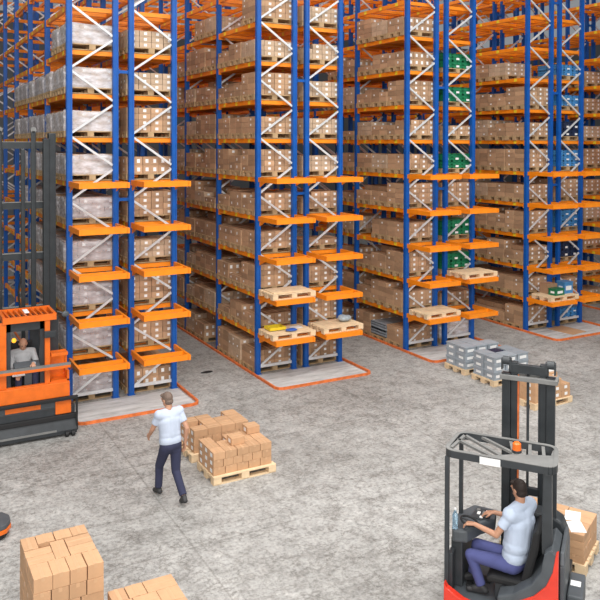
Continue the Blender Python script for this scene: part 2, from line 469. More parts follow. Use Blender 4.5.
LOADS = {}
def make_load(kind, var, near):
    """an Empty > pallet, cartons (or tiers of cartons when far away), film"""
    root = empty('pallet_load')
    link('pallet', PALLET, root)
    rnd = random.Random(hash((kind, var)) % 1000 if False else sum(map(ord, kind))*7+var)
    z0 = 0.145
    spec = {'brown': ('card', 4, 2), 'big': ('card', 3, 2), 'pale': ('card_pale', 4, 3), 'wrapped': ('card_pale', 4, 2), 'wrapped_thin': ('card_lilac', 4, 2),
            'green': ('green', 3, 2), 'blue': ('bluecrate', 3, 2), 'navy': ('navy', 3, 2), 'low': ('card', 4, 2), 'grey': ('grey_crate', 3, 2)}[kind]
    m, nx, ny = spec
    W, D = (1.14, 0.73) if kind.startswith('wrapped') else (1.18, 0.78)
    tiers = {'brown': [3, 3, 3, 4], 'big': [2, 2, 3, 2], 'pale': [3, 4, 3, 3], 'wrapped': [3, 3, 3, 3], 'wrapped_thin': [3, 3, 3, 3], 'green': [2]*4, 'blue': [2, 3, 2, 3], 'navy': [2]*4, 'grey': [2]*4, 'low': [2, 1, 2, 1]}[kind][var % 4]
    h = {'brown': 0.142, 'big': 0.20, 'pale': 0.135, 'wrapped': 0.155, 'wrapped_thin': 0.155, 'grey': .19, 'green': 0.22, 'blue': 0.18, 'navy': 0.24, 'low': 0.14}[kind]
    w, d = W/nx, D/ny
    crate = kind in ('green', 'blue', 'navy', 'grey')
    nm = 'crate' if crate else 'carton'
    key = (kind, 'u')
    if key not in LOADS:
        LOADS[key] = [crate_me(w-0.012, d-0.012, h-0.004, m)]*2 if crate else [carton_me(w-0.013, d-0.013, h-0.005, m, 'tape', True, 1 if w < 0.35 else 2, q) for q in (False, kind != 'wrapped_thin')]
    mes = LOADS[key]
    film = kind.startswith('wrapped')
    for t in range(tiers):
        spots = [(i, j) for i in range(nx) for j in range(ny)]
        if t == tiers-1 and tiers > 1 and var % 4 in (1, 2) and not film and not crate:
            spots = [s_ for s_ in spots if s_[0] < nx-1 or s_[1] < ny-1] if var % 4 == 1 else [s_ for s_ in spots if s_[0] > 0]
        jit = [(rnd.uniform(-.003, .003), rnd.uniform(-.003, .003)) for _ in spots]
        pos = [(-W/2+(i+.5)*w+a, -D/2+(j+.5)*d+b, z0+t*h) for (i, j), (a, b) in zip(spots, jit)]
        if near:
            for p in pos: link(nm, mes[rnd.random() < .4], root, p)
        else:
            mb = MB()
            names = {M[k_]: k_ for k_ in M}
            for p in pos:
                src = mes[rnd.random() < .4]; vs = [v.co for v in src.vertices]
                for pl in src.polygons:
                    mb.add([vs[q] + V(p) for q in pl.vertices], [tuple(range(len(pl.vertices)))], names[src.materials[pl.material_index]])
            me2 = mb.mesh(nm+'_tier')
            bm = bmesh.new(); bm.from_mesh(me2); bmesh.ops.remove_doubles(bm, verts=bm.verts, dist=0.0004); bm.to_mesh(me2); bm.free()
            link(nm+'_tier', me2, root)
    if film:
        link('stretch_film', film_me(W+0.02, D+0.02, tiers*h+0.01, 'film_dense' if kind == 'wrapped' else 'film_thin', var), root, (0, 0, z0-0.02))
    return root
PROTO = {}
def get_load(kind, var, near):
    k = (kind, var, near)
    if k not in PROTO:
        PROTO[k] = make_load(kind, var, near); return PROTO[k]
    return copy_tree(PROTO[k])
DESC = {'brown': 'brown carton load', 'big': 'large brown carton load', 'grey': 'grey crate load', 'pale': 'pale brown carton load', 'wrapped': 'white film-wrapped load', 'wrapped_thin': 'thinly film-wrapped carton load',
        'green': 'green crate load', 'blue': 'light blue crate load', 'navy': 'dark navy crate load', 'low': 'low brown carton load'}
CNT = {}
def put_load(r, row, b, slot, k, kind, var, near):
    x = rx(r) + (0 if row == 'A' else FD+GAP) + FD/2
    y = Y0 + b*BAY + (0.48, 1.285, 2.09)[slot]
    z = 0.0 if k == 0 else ZL[k]+BH+0.001
    o = get_load(kind, var, near)
    o.location = (x + random.uniform(-.025, .025), y + random.uniform(-.002, .002), z)
    n = b*3+slot
    pos = 'at the rack end' if n == 0 else '%s pallet from the end' % ORD[n+1]
    lev = 'on the floor' if k == 0 else '%s shelf up' % ORD[k]
    tag(o, '%s, %s rack\'s %s row, %s, %s' % (DESC[kind], dict(RACKS)[r], 'left' if row == 'A' else 'right', lev, pos), 'pallet load',
        'pallet loads in the %s rack\'s %s row' % (dict(RACKS)[r], 'left' if row == 'A' else 'right'))
    CNT[r, row] = CNT.get((r, row), 0) + 1
rl = random.Random(5)
def brownish(): return rl.choice(['brown', 'brown', 'big', 'pale', 'brown', 'low'])
# first rack, film-wrapped goods along its left row
for k in range(0, 9):
    for n in range(0, {8: 2, 7: 9, 6: 9, 5: 7, 4: 7, 3: 6, 2: 6, 1: 4, 0: 3}[k]):
        kind = 'wrapped' if (k >= 5 and n < 3) else ('wrapped_thin' if rl.random() < .7 else 'wrapped')
        if k < 5 and n == 0: kind = 'wrapped_thin'
        put_load(1, 'A', n//3, n % 3, k, kind, rl.randrange(4), n == 0)
for k in range(0, 9):
    put_load(1, 'B', 0, 0, k, ['big', 'brown', 'brown', 'pale', 'brown', 'big', 'brown', 'pale', 'pale'][k], [0, 0, 3, 0, 3, 0, 3, 3, 0][k], True)
    if k in (0, 2, 4, 6, 7, 8): put_load(1, 'B', 0, 1, k, brownish(), 0, False)
# second rack
for k in range(0, 10):
    n_max = {9: 5, 8: 8, 7: 8, 6: 8, 5: 8, 4: 7, 3: 7, 2: 7, 1: 7, 0: 7}[k]
    for n in range(n_max):
        if k == 9 and n in (1, 2): continue
        if k == 1 and n == 0: continue
        if rl.random() < 0.04 and n > 1: continue
        kind = brownish()
        if n == 0: kind = 'brown' if k != 8 else 'pale'
        put_load(2, 'A', n//3, n % 3, k, kind, (3 if n == 0 and k in (3, 6, 8) else rl.randrange(4)) if n else [0, 0, 3, 0, 2, 3, 0, 3, 0, 3][k], n < 2)
put_load(2, 'A', 0, 0, 1, 'low', 0, True)
for k in range(0, 10):
    kind = ['brown', 'brown', 'brown', 'low', 'brown', 'pale', 'pale', 'pale', 'pale', 'pale'][k]
    put_load(2, 'B', 0, 0, k, kind, [0, 3, 0, 1, 2, 0, 3, 0, 2, 0][k], True)
    if k % 2 == 0: put_load(2, 'B', 0, 1, k, brownish(), 0, False)
# third rack
for k in range(0, 10):
    for n in range({9: 3}.get(k, 5)):
        if rl.random() < 0.06 and n > 0: continue
        put_load(3, 'A', n//3, n % 3, k, ('brown' if k < 8 else 'big') if n == 0 else ('grey' if k == 0 and n in (1, 3) else brownish()), rl.randrange(4) if n else [0, 0, 3, 0, 3, 0, 2, 3, 0, 0][k], n == 0)
for k in range(0, 9):
    kind = ['wrapped', 'low', 'green', 'green', 'brown', 'green', 'low', 'green', 'green'][k]
    put_load(3, 'B', 0, 0, k, kind, [0, 0, 0, 0, 3, 0, 0, 0, 0][k], True)
# fourth rack
for k in range(0, 9):
    for n in range(4 if k < 8 else 3):
        if k == 8 and n == 0: continue
        if rl.random() < 0.06 and n > 0: continue
        put_load(4, 'A', n//3, n % 3, k, ('pale' if k == 8 else 'brown') if n < 2 else brownish(), rl.randrange(4) if n else [3, 0, 2, 3, 0, 3, 0, 3, 0][k], n == 0)
for k in range(0, 9):
    kind = ['blue', 'low', 'navy', 'blue', 'brown', 'blue', 'navy', 'blue', 'blue'][k]
    put_load(4, 'B', 0, 0, k, kind, [0, 0, 0, 1, 3, 1, 0, 0, 0][k], True)
# fifth rack, at the edge of the picture
for k in range(0, 9):
    for n in range(2, 6):
        if rl.random() < 0.1: continue
        put_load(5, 'A', n//3, n % 3, k, brownish(), rl.randrange(4), False)

# ------------------------------------------------------------------ goods standing on the hand-over stations
ZS = [z + 0.126 for z in ZL]
def on_station(r, row, k, dx=0.0, dy=0.0): return (rx(r) + (0 if row == 'A' else FD+GAP) + FD/2 + dx, Y0-0.62+dy, ZS[k])
G = 'pallets on the hand-over stations'
place_pallet(*on_station(2, 'A', 2), 0, 'empty wooden pallet on the second rack\'s left hand-over station, second shelf up', G)
place_pallet(*on_station(2, 'A', 1), 0, 'wooden pallet carrying a yellow tray and blue bag, second rack\'s lowest left station', G)
place_pallet(*on_station(2, 'B', 1, 0.02), 0.02, 'wooden pallet under a grey bundle on the second rack\'s lowest right station', G)
place_pallet(*on_station(3, 'A', 1, 0.02), 0.01, 'empty pale pallet on the third rack\'s lowest left station', G)
place_pallet(*on_station(3, 'B', 2, -0.02), -0.01, 'empty pale pallet on the third rack\'s right station, second shelf up', G)
place_pallet(*on_station(4, 'A', 1, 0.1), 0, 'wooden pallet with a green and a blue crate, fourth rack\'s lowest left station', G)
x, y, z = on_station(2, 'A', 2); z += 0.1445
tag(MB().box((x-0.52, y-0.3, z), (x+0.3, y+0.32, z+0.02), 'wood_pale').build('plywood_sheet', bevel=0.003), 'thin pale board lying on the empty pallet, second rack\'s left station', 'board')
x, y, z = on_station(2, 'A', 1); z += 0.1445
tr = empty('shallow_tray', (x-0.28, y+0.12, z)); tag(tr, 'shallow yellow tray on the pallet at the second rack\'s lowest station', 'tray')
MB().box((-0.2, -0.15, 0), (0.2, 0.15, 0.02), 'navy').build('tray_base', tr)
MB().box((-0.22, -0.17, 0.02), (0.22, -0.13, 0.09), 'yellow').box((-0.22, 0.13, 0.02), (0.22, 0.17, 0.09), 'yellow').box((-0.22, -0.13, 0.02), (-0.18, 0.13, 0.09), 'yellow').box((0.18, -0.13, 0.02), (0.22, 0.13, 0.09), 'yellow').build('tray_rim', tr)
def lumpy(name, loc, r, m, seed, label, cat, group=None):
    mb = MB().ell((0, 0, r[2]), r, m, nu=20, nv=12)
    mb.v = [tuple(V(v) * (1 + 0.16*noise.noise(V(v)*7 + V((seed, 0, 0))))) for v in mb.v]
    mb.v = [(a, b, max(0.0, c)) for a, b, c in mb.v]
    o = mb.build(name, None, smooth=True, loc=loc); tag(o, label, cat, group); return o
M['bluebag'] = paint('blue_plastic_bag', (0.03, 0.10, 0.42), 0.4)
M['greybag'] = paint('grey_plastic_wrap', (0.36, 0.42, 0.46), 0.4, var=0.25, scale=14)
lumpy('plastic_bag', (x+0.02, y-0.2, z), (0.16, 0.1, 0.035), 'bluebag', 3, 'flat blue plastic bag on the pallet beside the yellow tray', 'bag')
tag(MB().box((0, 0, 0), (0.3, 0.21, 0.012), 'white').build('paper_sheet', loc=(x+0.14, y-0.02, z)), 'white papers lying on the pallet beside the blue bag', 'papers')
x, y, z = on_station(2, 'B', 1, 0.02); z += 0.1445
lumpy('wrapped_bundle', (x+0.3, y+0.05, z), (0.2, 0.15, 0.09), 'greybag', 9, 'grey wrapped bundle on the pallet at the second rack\'s lowest right station', 'bundle')
def crate_thing(loc, rz, size, m, label, group=None, cat='crate', handle=True):
    w, d, h = size
    root = empty('plastic_crate', loc, rz); tag(root, label, cat, group)
    MB().box((-w/2+.012, -d/2+.012, 0), (w/2-.012, d/2-.012, h-.02), m).build('body', root)
    MB().box((-w/2, -d/2, h-.03), (w/2, d/2, h), m).box((-w/2, -d/2, 0), (w/2, d/2, .02), m).build('rim', root)
    MB().box((-w*0.3, -d/2+.006, h*0.28), (w*0.3, -d/2+.0118, h*0.66), 'white').build('label', root)
    MB().box((-w/2+.006, -d*0.25, h*0.3), (-w/2+.0118, d*0.2, h*0.62), 'white').build('label', root)
    return root
x, y, z = on_station(4, 'A', 1, 0.1); z += 0.1445
crate_thing((x-0.06, y-0.1, z), 0.1, (0.42, 0.3, 0.2), 'green', 'green crate with white label on the fourth rack\'s lowest station')
crate_thing((x+0.44, y+0.02, z), 0.0, (0.4, 0.34, 0.36), 'bluecrate', 'light blue crate on the fourth rack\'s lowest station')
co = carton_me(0.42, 0.34, 0.3, 'card', 'tape', False)
tag(link('carton', co, None, (x-0.03, y+0.25, z)), 'single brown carton behind the green crate on the fourth rack\'s station', 'carton')
sh = MB().box((-0.36, -0.46, 0), (0.36, 0.46, 0.012), 'card_floor').build('cardboard_sheet', loc=(18.82, 16.58, 0.0045)); sh.rotation_euler.z = 0.12
tag(sh, 'flat brown cardboard sheet lying on the pale floor before the fourth rack', 'cardboard sheet')
lumpy('floor_stain', (7.17, 17.92, 0.0), (0.17, 0.08, 0.012), 'black', 5, 'small dark rag on the aisle floor beside the second rack', 'stain')  # dark floor stain, modelled as a thin black lump

# ------------------------------------------------------------------ stacks of cartons on the floor
BOXES = {}
def floor_carton(w, d, h, m='card_floor', lab=None):
    k = (round(w, 3), round(d, 3), round(h, 3), m, lab)
    if k not in BOXES:
        mb = MB().box((-w/2, -d/2, 0), (w/2, d/2, h), m)
        body = mb.mesh('carton', bevel=0.006)
        tp = MB()
        if w >= d: tp.box((-w/2-.0008, -.02, h), (w/2+.0008, .02, h+.001), 'tape_floor').box((-w/2-.001, -.02, h*0.72), (-w/2, .02, h+.001), 'tape_floor').box((w/2, -.02, h*0.72), (w/2+.001, .02, h+.001), 'tape_floor')
        else: tp.box((-.02, -d/2-.0008, h), (.02, d/2+.0008, h+.001), 'tape_floor').box((-.02, -d/2-.001, h*0.72), (.02, -d/2, h+.001), 'tape_floor').box((-.02, d/2, h*0.72), (.02, d/2+.001, h+.001), 'tape_floor')
        root = bpy.data.objects.new('carton', body); C.objects.link(root)
        link('tape', tp.mesh('tape'), root)
        if lab:
            lb = MB()
            if 'f' in lab: lb.box((-.045, -d/2-.0012, h*.3), (.045, -d/2, h*.75), 'white')
            if 'l' in lab: lb.box((-w/2-.0012, -.05, h*.25), (-w/2, .04, h*.75), 'white')
            link('label', lb.mesh('label'), root)
        BOXES[k] = [root, False]
    ent = BOXES[k]
    if not ent[1]: ent[1] = True; return ent[0]
    return copy_tree(ent[0])
TIERN = ['bottom', 'second', 'third', 'fourth', 'fifth']
def stack(cx, cy, rz, rects_by_tier, z0, h, desc, group, lab=None, m='card_floor', rnd=None):
    """rects_by_tier: list of tiers, each a list of rows (front to back) of (a0,a1,b0,b1)"""
    rnd = rnd or random.Random(int(cx*100))
    nT = len(rects_by_tier)
    for t, rows in enumerate(rects_by_tier):
        tn = 'top' if t == nT-1 else TIERN[t]
        for ri, row in enumerate(rows):
            rn = 'front' if ri == 0 else ('back' if ri == len(rows)-1 else ('middle' if len(rows) == 3 else ORD[ri+1]))
            for ci, q in enumerate(row):
                if q is None: continue
                a0, a1, b0, b1 = q
                w, d = a1-a0-.008, b1-b0-.008
                o = floor_carton(w, d, h-.002, m, lab)
                lx, ly = (a0+a1)/2 + rnd.uniform(-.003, .003), (b0+b1)/2 + rnd.uniform(-.003, .003)
                c, s_ = math.cos(rz), math.sin(rz)
                o.location = (cx + lx*c - ly*s_, cy + lx*s_ + ly*c, z0 + t*h); o.rotation_euler.z = rz + rnd.uniform(-.008, .008)
                tag(o, 'tan carton, %s tier of %s, %s row, %s along' % (tn, desc, rn, ORD[ci+1] if ci else 'first'), 'carton', group)
def rows_of(W, D, nx, ny, skip_inner=False):
    out = []
    for j in range(ny):
        out.append([None if (skip_inner and 0 < i < nx-1 and 0 < j < ny-1) else (-W/2+i*W/nx, -W/2*0-W/2+(i+1)*W/nx, -D/2+j*D/ny, -D/2+(j+1)*D/ny) for i in range(nx)])
    return out
def drop(rows, cells):
    return [[None if (j, i) in cells else q for i, q in enumerate(r)] for j, r in enumerate(rows)]
GP = 'pallets on the open floor'
# pallet standing nearest the walking man
W, D = 1.12, 0.72
full = lambda nx, ny: rows_of(W, D, nx, ny, False)
place_pallet(5.48, 12.27, 0, 0.0, 'pale wooden pallet under the nearer of two low carton stacks by the walking person', GP)
stack(5.46, 12.29, 0.0, [rows_of(W, D, 5, 3), rows_of(W, D, 6, 3), drop(full(5, 3), {(2, 1)}),
      [[(-0.16, 0.10, -0.22, 0.0)], [(0.30, 0.56, 0.12, 0.36)]]], 0.1455, 0.132, 'the nearer low stack by the walker', 'cartons of the nearer low stack', 'l')
place_pallet(5.47, 13.33, 0, 0.01, 'pale wooden pallet under the farther of two low carton stacks by the walking person', GP)
stack(5.50, 13.35, 0.01, [rows_of(W, D, 5, 3), rows_of(W, D, 6, 3), drop(full(4, 3), {(1, 0), (2, 2)})], 0.1455, 0.14, 'the farther low stack by the walker', 'cartons of the farther low stack', 'l')
# tall stack close to the camera
a = 0.395
top = [[(-a, -a*.46, -.495, -.17), (-a*.46, a*.03, -.495, -.17), (a*.03, a*.52, -.495, -.17), (a*.52, a, -.495, -.17)],
       [(-a, -a*.22, -.17, .005), (-a, -a*.22, .005, .17), (-a*.22, a*.22, -.17, .25), (a*.22, a, -.17, .03), (a*.22, a, .03, .25)],
       [(-a, -a*.55, .18, .495), (-a*.55, -a*.02, .27, .495), (-a*.02, a*.5, .27, .495), (a*.5, a, .27, .495)]]
W, D = 0.79, 0.99
A3 = rows_of(W, D, 3, 4); A4 = rows_of(W, D, 4, 3)
place_pallet(1.80, 9.18, 0, PI/2, 'pale wooden pallet under the tall carton stack nearest the camera', GP)
stack(1.80, 9.18, 0, [A3, A4, A3, A4, top], 0.1455, 0.171, 'the tall stack', 'cartons of the tall stack')
# low stack cut by the picture's lower edge
W, D = 0.79, 1.14
top2 = [[(-a, -.13, -.57, -.30), (-.13, .13, -.57, -.30), (.13, a, -.57, -.30)], [(-a, 0, -.30, .03), (0, a, -.30, .03)],
        [(-a, -.17, .03, .31), (-.17, .12, .03, .31), (.12, a, .03, .31)], [(-a, -.20, .31, .57), (-.20, .02, .31, .57), (.02, a, .31, .57)]]
place_pallet(2.66, 8.25, 0, PI/2, 'pale wooden pallet under the low carton stack beside the tall stack', GP)
stack(2.66, 8.25, 0, [rows_of(W, D, 3, 4), rows_of(W, D, 4, 3), top2], 0.1455, 0.137, 'the low stack by the tall one', 'cartons of the low stack at the picture edge')
# stack behind the red truck
rz = math.radians(27)

ca, sa = math.cos(rz), math.sin(rz)
sx, sy = 8.29+.40*ca-.60*sa, 6.95+.40*sa+.60*ca
place_pallet(sx, sy, 0, rz+PI/2, 'wooden pallet under the carton stack just beyond the red truck', GP)
W, D = 0.76, 1.15
stack(sx, sy, rz, [rows_of(W, D, 2, 4), rows_of(W, D, 3, 3), rows_of(W, D, 2, 4), rows_of(W, D, 2, 3)], 0.1455, 0.10, 'the stack beyond the red truck', 'cartons of the stack beyond the red truck')
for i, (dx, dy, r_) in enumerate(((-0.19, -0.42, 0.5), (0.10, -0.30, 0.2))):
    o = MB().box((-0.15, -0.105, 0), (0.15, 0.105, 0.004), 'white').build('paper_sheet', loc=(sx+dx*ca-dy*sa, sy+dx*sa+dy*ca, 0.1455+4*.10+.0005)); o.rotation_euler.z = rz+r_
    tag(o, ['white paper lying nearer the truck on the stack beyond the red truck', 'white paper lying farther back on the stack beyond the red truck'][i], 'papers')
# stack seen through the red truck's mast
W, D = 1.12, 0.74
place_pallet(13.08, 12.27, 0, 0.01, 'wooden pallet under the carton stack seen behind the red truck\'s mast', GP)
stack(13.08, 12.27, 0.01, [rows_of(W, D, 4, 2), rows_of(W, D, 4, 2), drop(rows_of(W, D, 4, 2), {(0, 3)})], 0.1455, 0.15, 'the stack behind the mast', 'cartons of the stack behind the mast', 'fl')
o = MB().box((-0.22, -0.12, 0), (0.22, 0.12, 0.03), 'white').build('envelope', loc=(13.45, 12.46, 0.1455+.45+.001), bevel=0.006); tag(o, 'white flat parcel on top of the cartons behind the truck\'s mast', 'parcel')
# grey crates on two pallets in front of the third rack
place_pallet(13.43, 14.94, 0, 0, 'wooden pallet under grey crates, nearer the third rack', GP)
place_pallet(13.43, 13.90, 0, 0.0, 'wooden pallet under grey crates, nearer the red truck', GP)
gc = crate_thing((0, 0, 0), 0, (0.37, 0.37, 0.185), 'grey_crate', 'x'); first = [True]
def grey(x, y, z, label):
    o = gc if first[0] else copy_tree(gc); first[0] = False
    o.location = (x, y, z); o.rotation_euler.z = random.uniform(-.02, .02); tag(o, label, 'crate', 'grey plastic crates')
for py, nm, hts in ((14.94, 'nearer the third rack', [(3, 3, 3), (3, 3, 2)]), (13.90, 'nearer the red truck', [(3, 3, 3), (3, 2, 3)])):
    for j in range(2):
        for i in range(3):
            for t in range(hts[j][i]):
                grey(13.43-.385+.385*i, py-.195+.39*j, .1455+t*.186, 'grey labelled crate, %s tier, %s row, %s column, on the pallet %s' % (['bottom', 'middle', 'top'][t], ['front', 'back'][j], ['first', 'second', 'third'][i], nm))
crate_thing((13.43, 13.90+.195, .1455+2*.186+.001), 0.12, (0.31, 0.27, 0.17), 'navy', 'dark navy crate set among the grey crates')

# ------------------------------------------------------------------ figures
def capsule(mb, p0, r0, p1, r1, flat=False, n=18):
    p0, p1 = V(p0), V(p1); d = p1-p0; L = d.length; d = d/L
    if flat: mb.tube([p0, p0+d*L*.5, p1], 0, 'skin', n=n, rs=[r0, (r0+r1)/2, r1]); return
    pts, rs = [], []
    for i in range(1, 5): a = PI/2*(1-i/5); pts.append(p0-d*r0*math.sin(a)); rs.append(r0*math.cos(a))
    pts.append(p0); rs.append(r0); pts.append(p1); rs.append(r1)
    for i in range(1, 5): a = PI/2*i/5; pts.append(p1+d*r1*math.sin(a)); rs.append(r1*math.cos(a))
    mb.tube(pts, 0, 'skin', n=n, rs=rs)
def blob(name, prims, voxel, mat, parent=None, smooth=4):
    """closed solids fused into ONE continuous surface"""
    mb = MB()
    for p in prims:
        if p[0] == 'c': capsule(mb, *p[1:])
        elif p[0] == 'f': capsule(mb, *p[1:], flat=True)
        else: mb.ell(p[1], p[2], 'skin', p[3] if len(p) > 3 else None, nu=20, nv=14)
    me = mb.mesh(name); o = link(name, me)
    md = o.modifiers.new('fuse', 'REMESH'); md.mode = 'VOXEL'; md.voxel_size = voxel; md.use_smooth_shade = True
    sm = o.modifiers.new('soften', 'SMOOTH'); sm.iterations = smooth; sm.factor = 0.5
    dg = bpy.context.evaluated_depsgraph_get(); dg.update()
    me2 = bpy.data.meshes.new_from_object(o.evaluated_get(dg)); me2.name = name
    o.modifiers.clear(); o.data = me2; bpy.data.meshes.remove(me)
    me2.materials.clear(); me2.materials.append(M[mat])
    me2.polygons.foreach_set('use_smooth', [True]*len(me2.polygons)); me2.polygons.foreach_set('material_index', [0]*len(me2.polygons))
    if parent: o.parent = parent
    return o
def lerp(a, b, t): return V(a)*(1-t)+V(b)*t
def hand(wrist, fdir, palm_n, curl, side, s=1.0):
    """palm, four unequal bent fingers and a thumb leaving the side of the palm"""
    f = V(fdir).normalized(); nrm = V(palm_n); nrm = (nrm - f*nrm.dot(f)).normalized(); sd = f.cross(nrm)*side
    w = V(wrist); out = []
    k = w + f*.085*s
    for q in (-.03, -.01, .01, .03): out.append(('c', w+sd*q*.6*s+f*.012*s, .014*s, k+sd*q*s, .0135*s))
    for q, ln in zip((-.032, -.011, .011, .031), (.060, .076, .080, .070)):
        a = k+sd*q*s; b = a + (f*math.cos(curl*.6)+nrm*math.sin(curl*.6))*ln*.52*s; c = b + (f*math.cos(curl*1.5)+nrm*math.sin(curl*1.5))*ln*.5*s
        out += [('c', a, .0098*s, b, .009*s), ('c', b, .009*s, c, .0075*s)]
    a = w+f*.03*s+sd*.026*s; b = a+(sd*.7+f*.7+nrm*.25).normalized()*.045*s; c = b+(f*.9+nrm*.5+sd*.05).normalized()*.034*s
    out += [('c', a, .014*s, b, .0115*s), ('c', b, .0115*s, c, .009*s)]
    return out
def frame(fwd, up=(0, 0, 1)):
    f = V(fwd).normalized(); r = f.cross(V(up)).normalized(); u = r.cross(f)
    return Matrix((r, f, u)).transposed()
def person(name, J, look, label, shirt, trousers, hairmat, hands, shoes=True, bald=False, belly=1.0, sleeves='short', voxel=.010, bulk=0.0):
    """J: joints in world space; look: direction of the face"""
    g = lambda k: V(J[k])
    H = frame(look); hc = g('head')
    hp = lambda a, b, c: hc + H @ V((a, b, c))
    P = [('e', hc+H@V((0, .004, .02)), (.076, .095, .098), H), ('e', hp(0, .022, -.055), (.056, .070, .062), H),
         ('c', hp(0, -.02, -.07), .056, g('neck'), .062),
         ('c', hp(0, .096, .012), .010, hp(0, .112, -.022), .014), ('e', hp(.077, -.005, -.008), (.012, .022, .032), H), ('e', hp(-.077, -.005, -.008), (.012, .022, .032), H),
         ('c', hp(-.024, .088, -.062), .008, hp(.024, .088, -.062), .008), ('c', hp(-.05, .078, .03), .012, hp(.05, .078, .03), .012)]
    pel, ch = g('pelvis'), g('chest')
    sh = {s: g('sh'+s) for s in 'LR'}
    wd = (sh['R']-sh['L']).normalized()
    hipv = {s: g('hip'+s) for s in 'LR'}
    def torso(e, low=False):
        q = e; e = e + bulk
        o = [('c', ch+wd*.075, .105+e, ch-wd*.075, .105+e), ('c', lerp(pel, ch, .45)+wd*.06, (.098*belly)+e, lerp(pel, ch, .45)-wd*.06, (.098*belly)+e),
             ('c', lerp(pel, ch, .45), .11*belly+e, ch, .115+e), *([('c', lerp(pel, ch, .2)+wd*.06, .105+e, lerp(pel, ch, .2)-wd*.06, .105+e)] if low else [('c', pel+wd*.06, .095+bulk*.5, pel-wd*.06, .095+bulk*.5), ('c', pel, .10+bulk*.5, lerp(pel, ch, .45), .11*belly+e)]),
             ('c', ch+wd*.07, .105+e, lerp(pel, ch, .45)+wd*.05, .095*belly+e), ('c', ch-wd*.07, .105+e, lerp(pel, ch, .45)-wd*.05, .095*belly+e),
             ('c', sh['L'], .058+e, ch+V((0, 0, .05)), .09+e), ('c', sh['R'], .058+e, ch+V((0, 0, .05)), .09+e), ('c', g('neck')-V((0, 0, .05)), .06+e*.6, sh['L'], .05+e), ('c', g('neck')-V((0, 0, .05)), .06+e*.6, sh['R'], .05+e)]
        return o
    P += torso(0)
    for s in 'LR':
        P += [('c', sh[s], .052, g('el'+s), .040), ('c', g('el'+s), .040, g('wr'+s), .027)]
        P += [('c', hipv[s], .082, g('kn'+s), .055), ('c', g('kn'+s), .053, g('an'+s), .037), ('c', lerp(g('kn'+s), g('an'+s), .3), .056, lerp(g('kn'+s), g('an'+s), .45), .05),
              ('c', g('an'+s), .036, g('to'+s), .026)]
        P += hands(s, g('wr'+s), g('el'+s))
    body = blob(name, P, .006, 'skin', smooth=3)
    tag(body, label, 'person')
    # hair
    if bald:
        hr = [('e', hc+H@V((0, -.018, .018)), (.081, .086, .075), H)]
    else:
        hr = [('e', hc+H@V((0, -.016, .034)), (.083, .097, .098), H), ('e', hc+H@V((0, -.04, -.03)), (.074, .07, .06), H), ('c', hp(-.05, .055, .085), .028, hp(.05, .055, .085), .028)]
    blob('hair', hr, .008, hairmat, body, 2)
    for s in (-1, 1): MB().ell((0, 0, 0), (.009, .007, .008), 'eyewhite').build('eye', body, smooth=True, loc=hp(.031*s, .088, .008))
    # shirt
    S = torso(.016, True)
    for s in 'LR':
        if sleeves == 'short': S += [('c', sh[s], .066, lerp(sh[s], g('el'+s), .3), .064), ('f', lerp(sh[s], g('el'+s), .2), .068, lerp(sh[s], g('el'+s), .62), .064)]
        else: S += [('c', sh[s], .066, g('el'+s), .054), ('f', g('el'+s), .054, lerp(g('el'+s), g('wr'+s), .9), .041), ('c', g('el'+s), .054, lerp(g('el'+s), g('wr'+s), .3), .05)]
    so = blob('shirt', S, .010, shirt, body, 3)
    # trousers
    T = [('c', pel+wd*.065, .116+bulk*.6, pel-wd*.065, .116+bulk*.6)]
    for s in 'LR':
        T += [('c', hipv[s], .100, g('kn'+s), .073), ('c', g('kn'+s), .072, lerp(g('kn'+s), g('an'+s), .5), .064), ('f', lerp(g('kn'+s), g('an'+s), .4), .066, lerp(g('kn'+s), g('an'+s), .93), .062)]
    T += [('c', pel, .11, lerp(hipv['L'], g('knL'), .15), .1), ('c', pel, .11, lerp(hipv['R'], g('knR'), .15), .1)]
    blob('trousers', T, .010, trousers, body, 3)
    for s in 'LR':
        an, to = g('an'+s), g('to'+s); d = (to-an).normalized()
        fl = V((d.x, d.y, 0)).normalized(); heel = an - fl*.045 + V((0, 0, -.035))
        blob('shoe', [('c', heel, .042, V((to.x, to.y, to.z))+fl*.01, .036), ('c', an, .048, heel, .044), ('c', an, .046, lerp(an, to, .6), .042)], .008, 'shoe', body, 2)
    return body

# ------------------------------------------------------------------ red reach truck
OT, EX, EY = V((6.77, 6.97, 0)), V((.6, -.8, 0)), V((.8, .6, 0))
def tw(x, y, z): return OT + EX*x + EY*y + V((0, 0, z))
RT = empty('reach_truck', OT, math.atan2(-.8, .6))
tag(RT, 'red and charcoal reach truck with overhead guard and mast, driven by a person', 'forklift truck')
# chassis, legs and wheels
MB().box((-.62, -.30, .09), (.70, .62, .20), 'dark').build('chassis', RT, bevel=.012)
MB().box((-.60, -.40, .20), (.12, .50, .225), 'dark2').build('floor_plate', RT)
for i in range(7): pass
skirt = MB().prism([(-.635, .10), (-.18, .10), (-.18, .205), (-.40, .25), (-.60, .36), (-.635, .42)], (0, -.43, 0), (1, 0, 0), (0, 0, 1), (0, .10, 0), 'red').build('front_skirt', RT, bevel=.012)
hood = MB().prism([(.22, .10), (.72, .10), (.72, 1.10), (.69, 1.08), (.655, .86), (.58, .68), (.44, .53), (.22, .40)], (0, -.46, 0), (1, 0, 0), (0, 0, 1), (0, .10, 0), 'red').build('counterweight_panel', RT, bevel=.014)
MB().prism([(.02, .12), (.715, .12), (.715, 1.05), (.64, 1.12), (.56, 1.05), (.52, .82), (.40, .64), (.20, .49), (.02, .42)], (0, -.44, 0), (1, 0, 0), (0, 0, 1), (0, .60, 0), 'dark2').build('seat_surround', RT, bevel=.02)
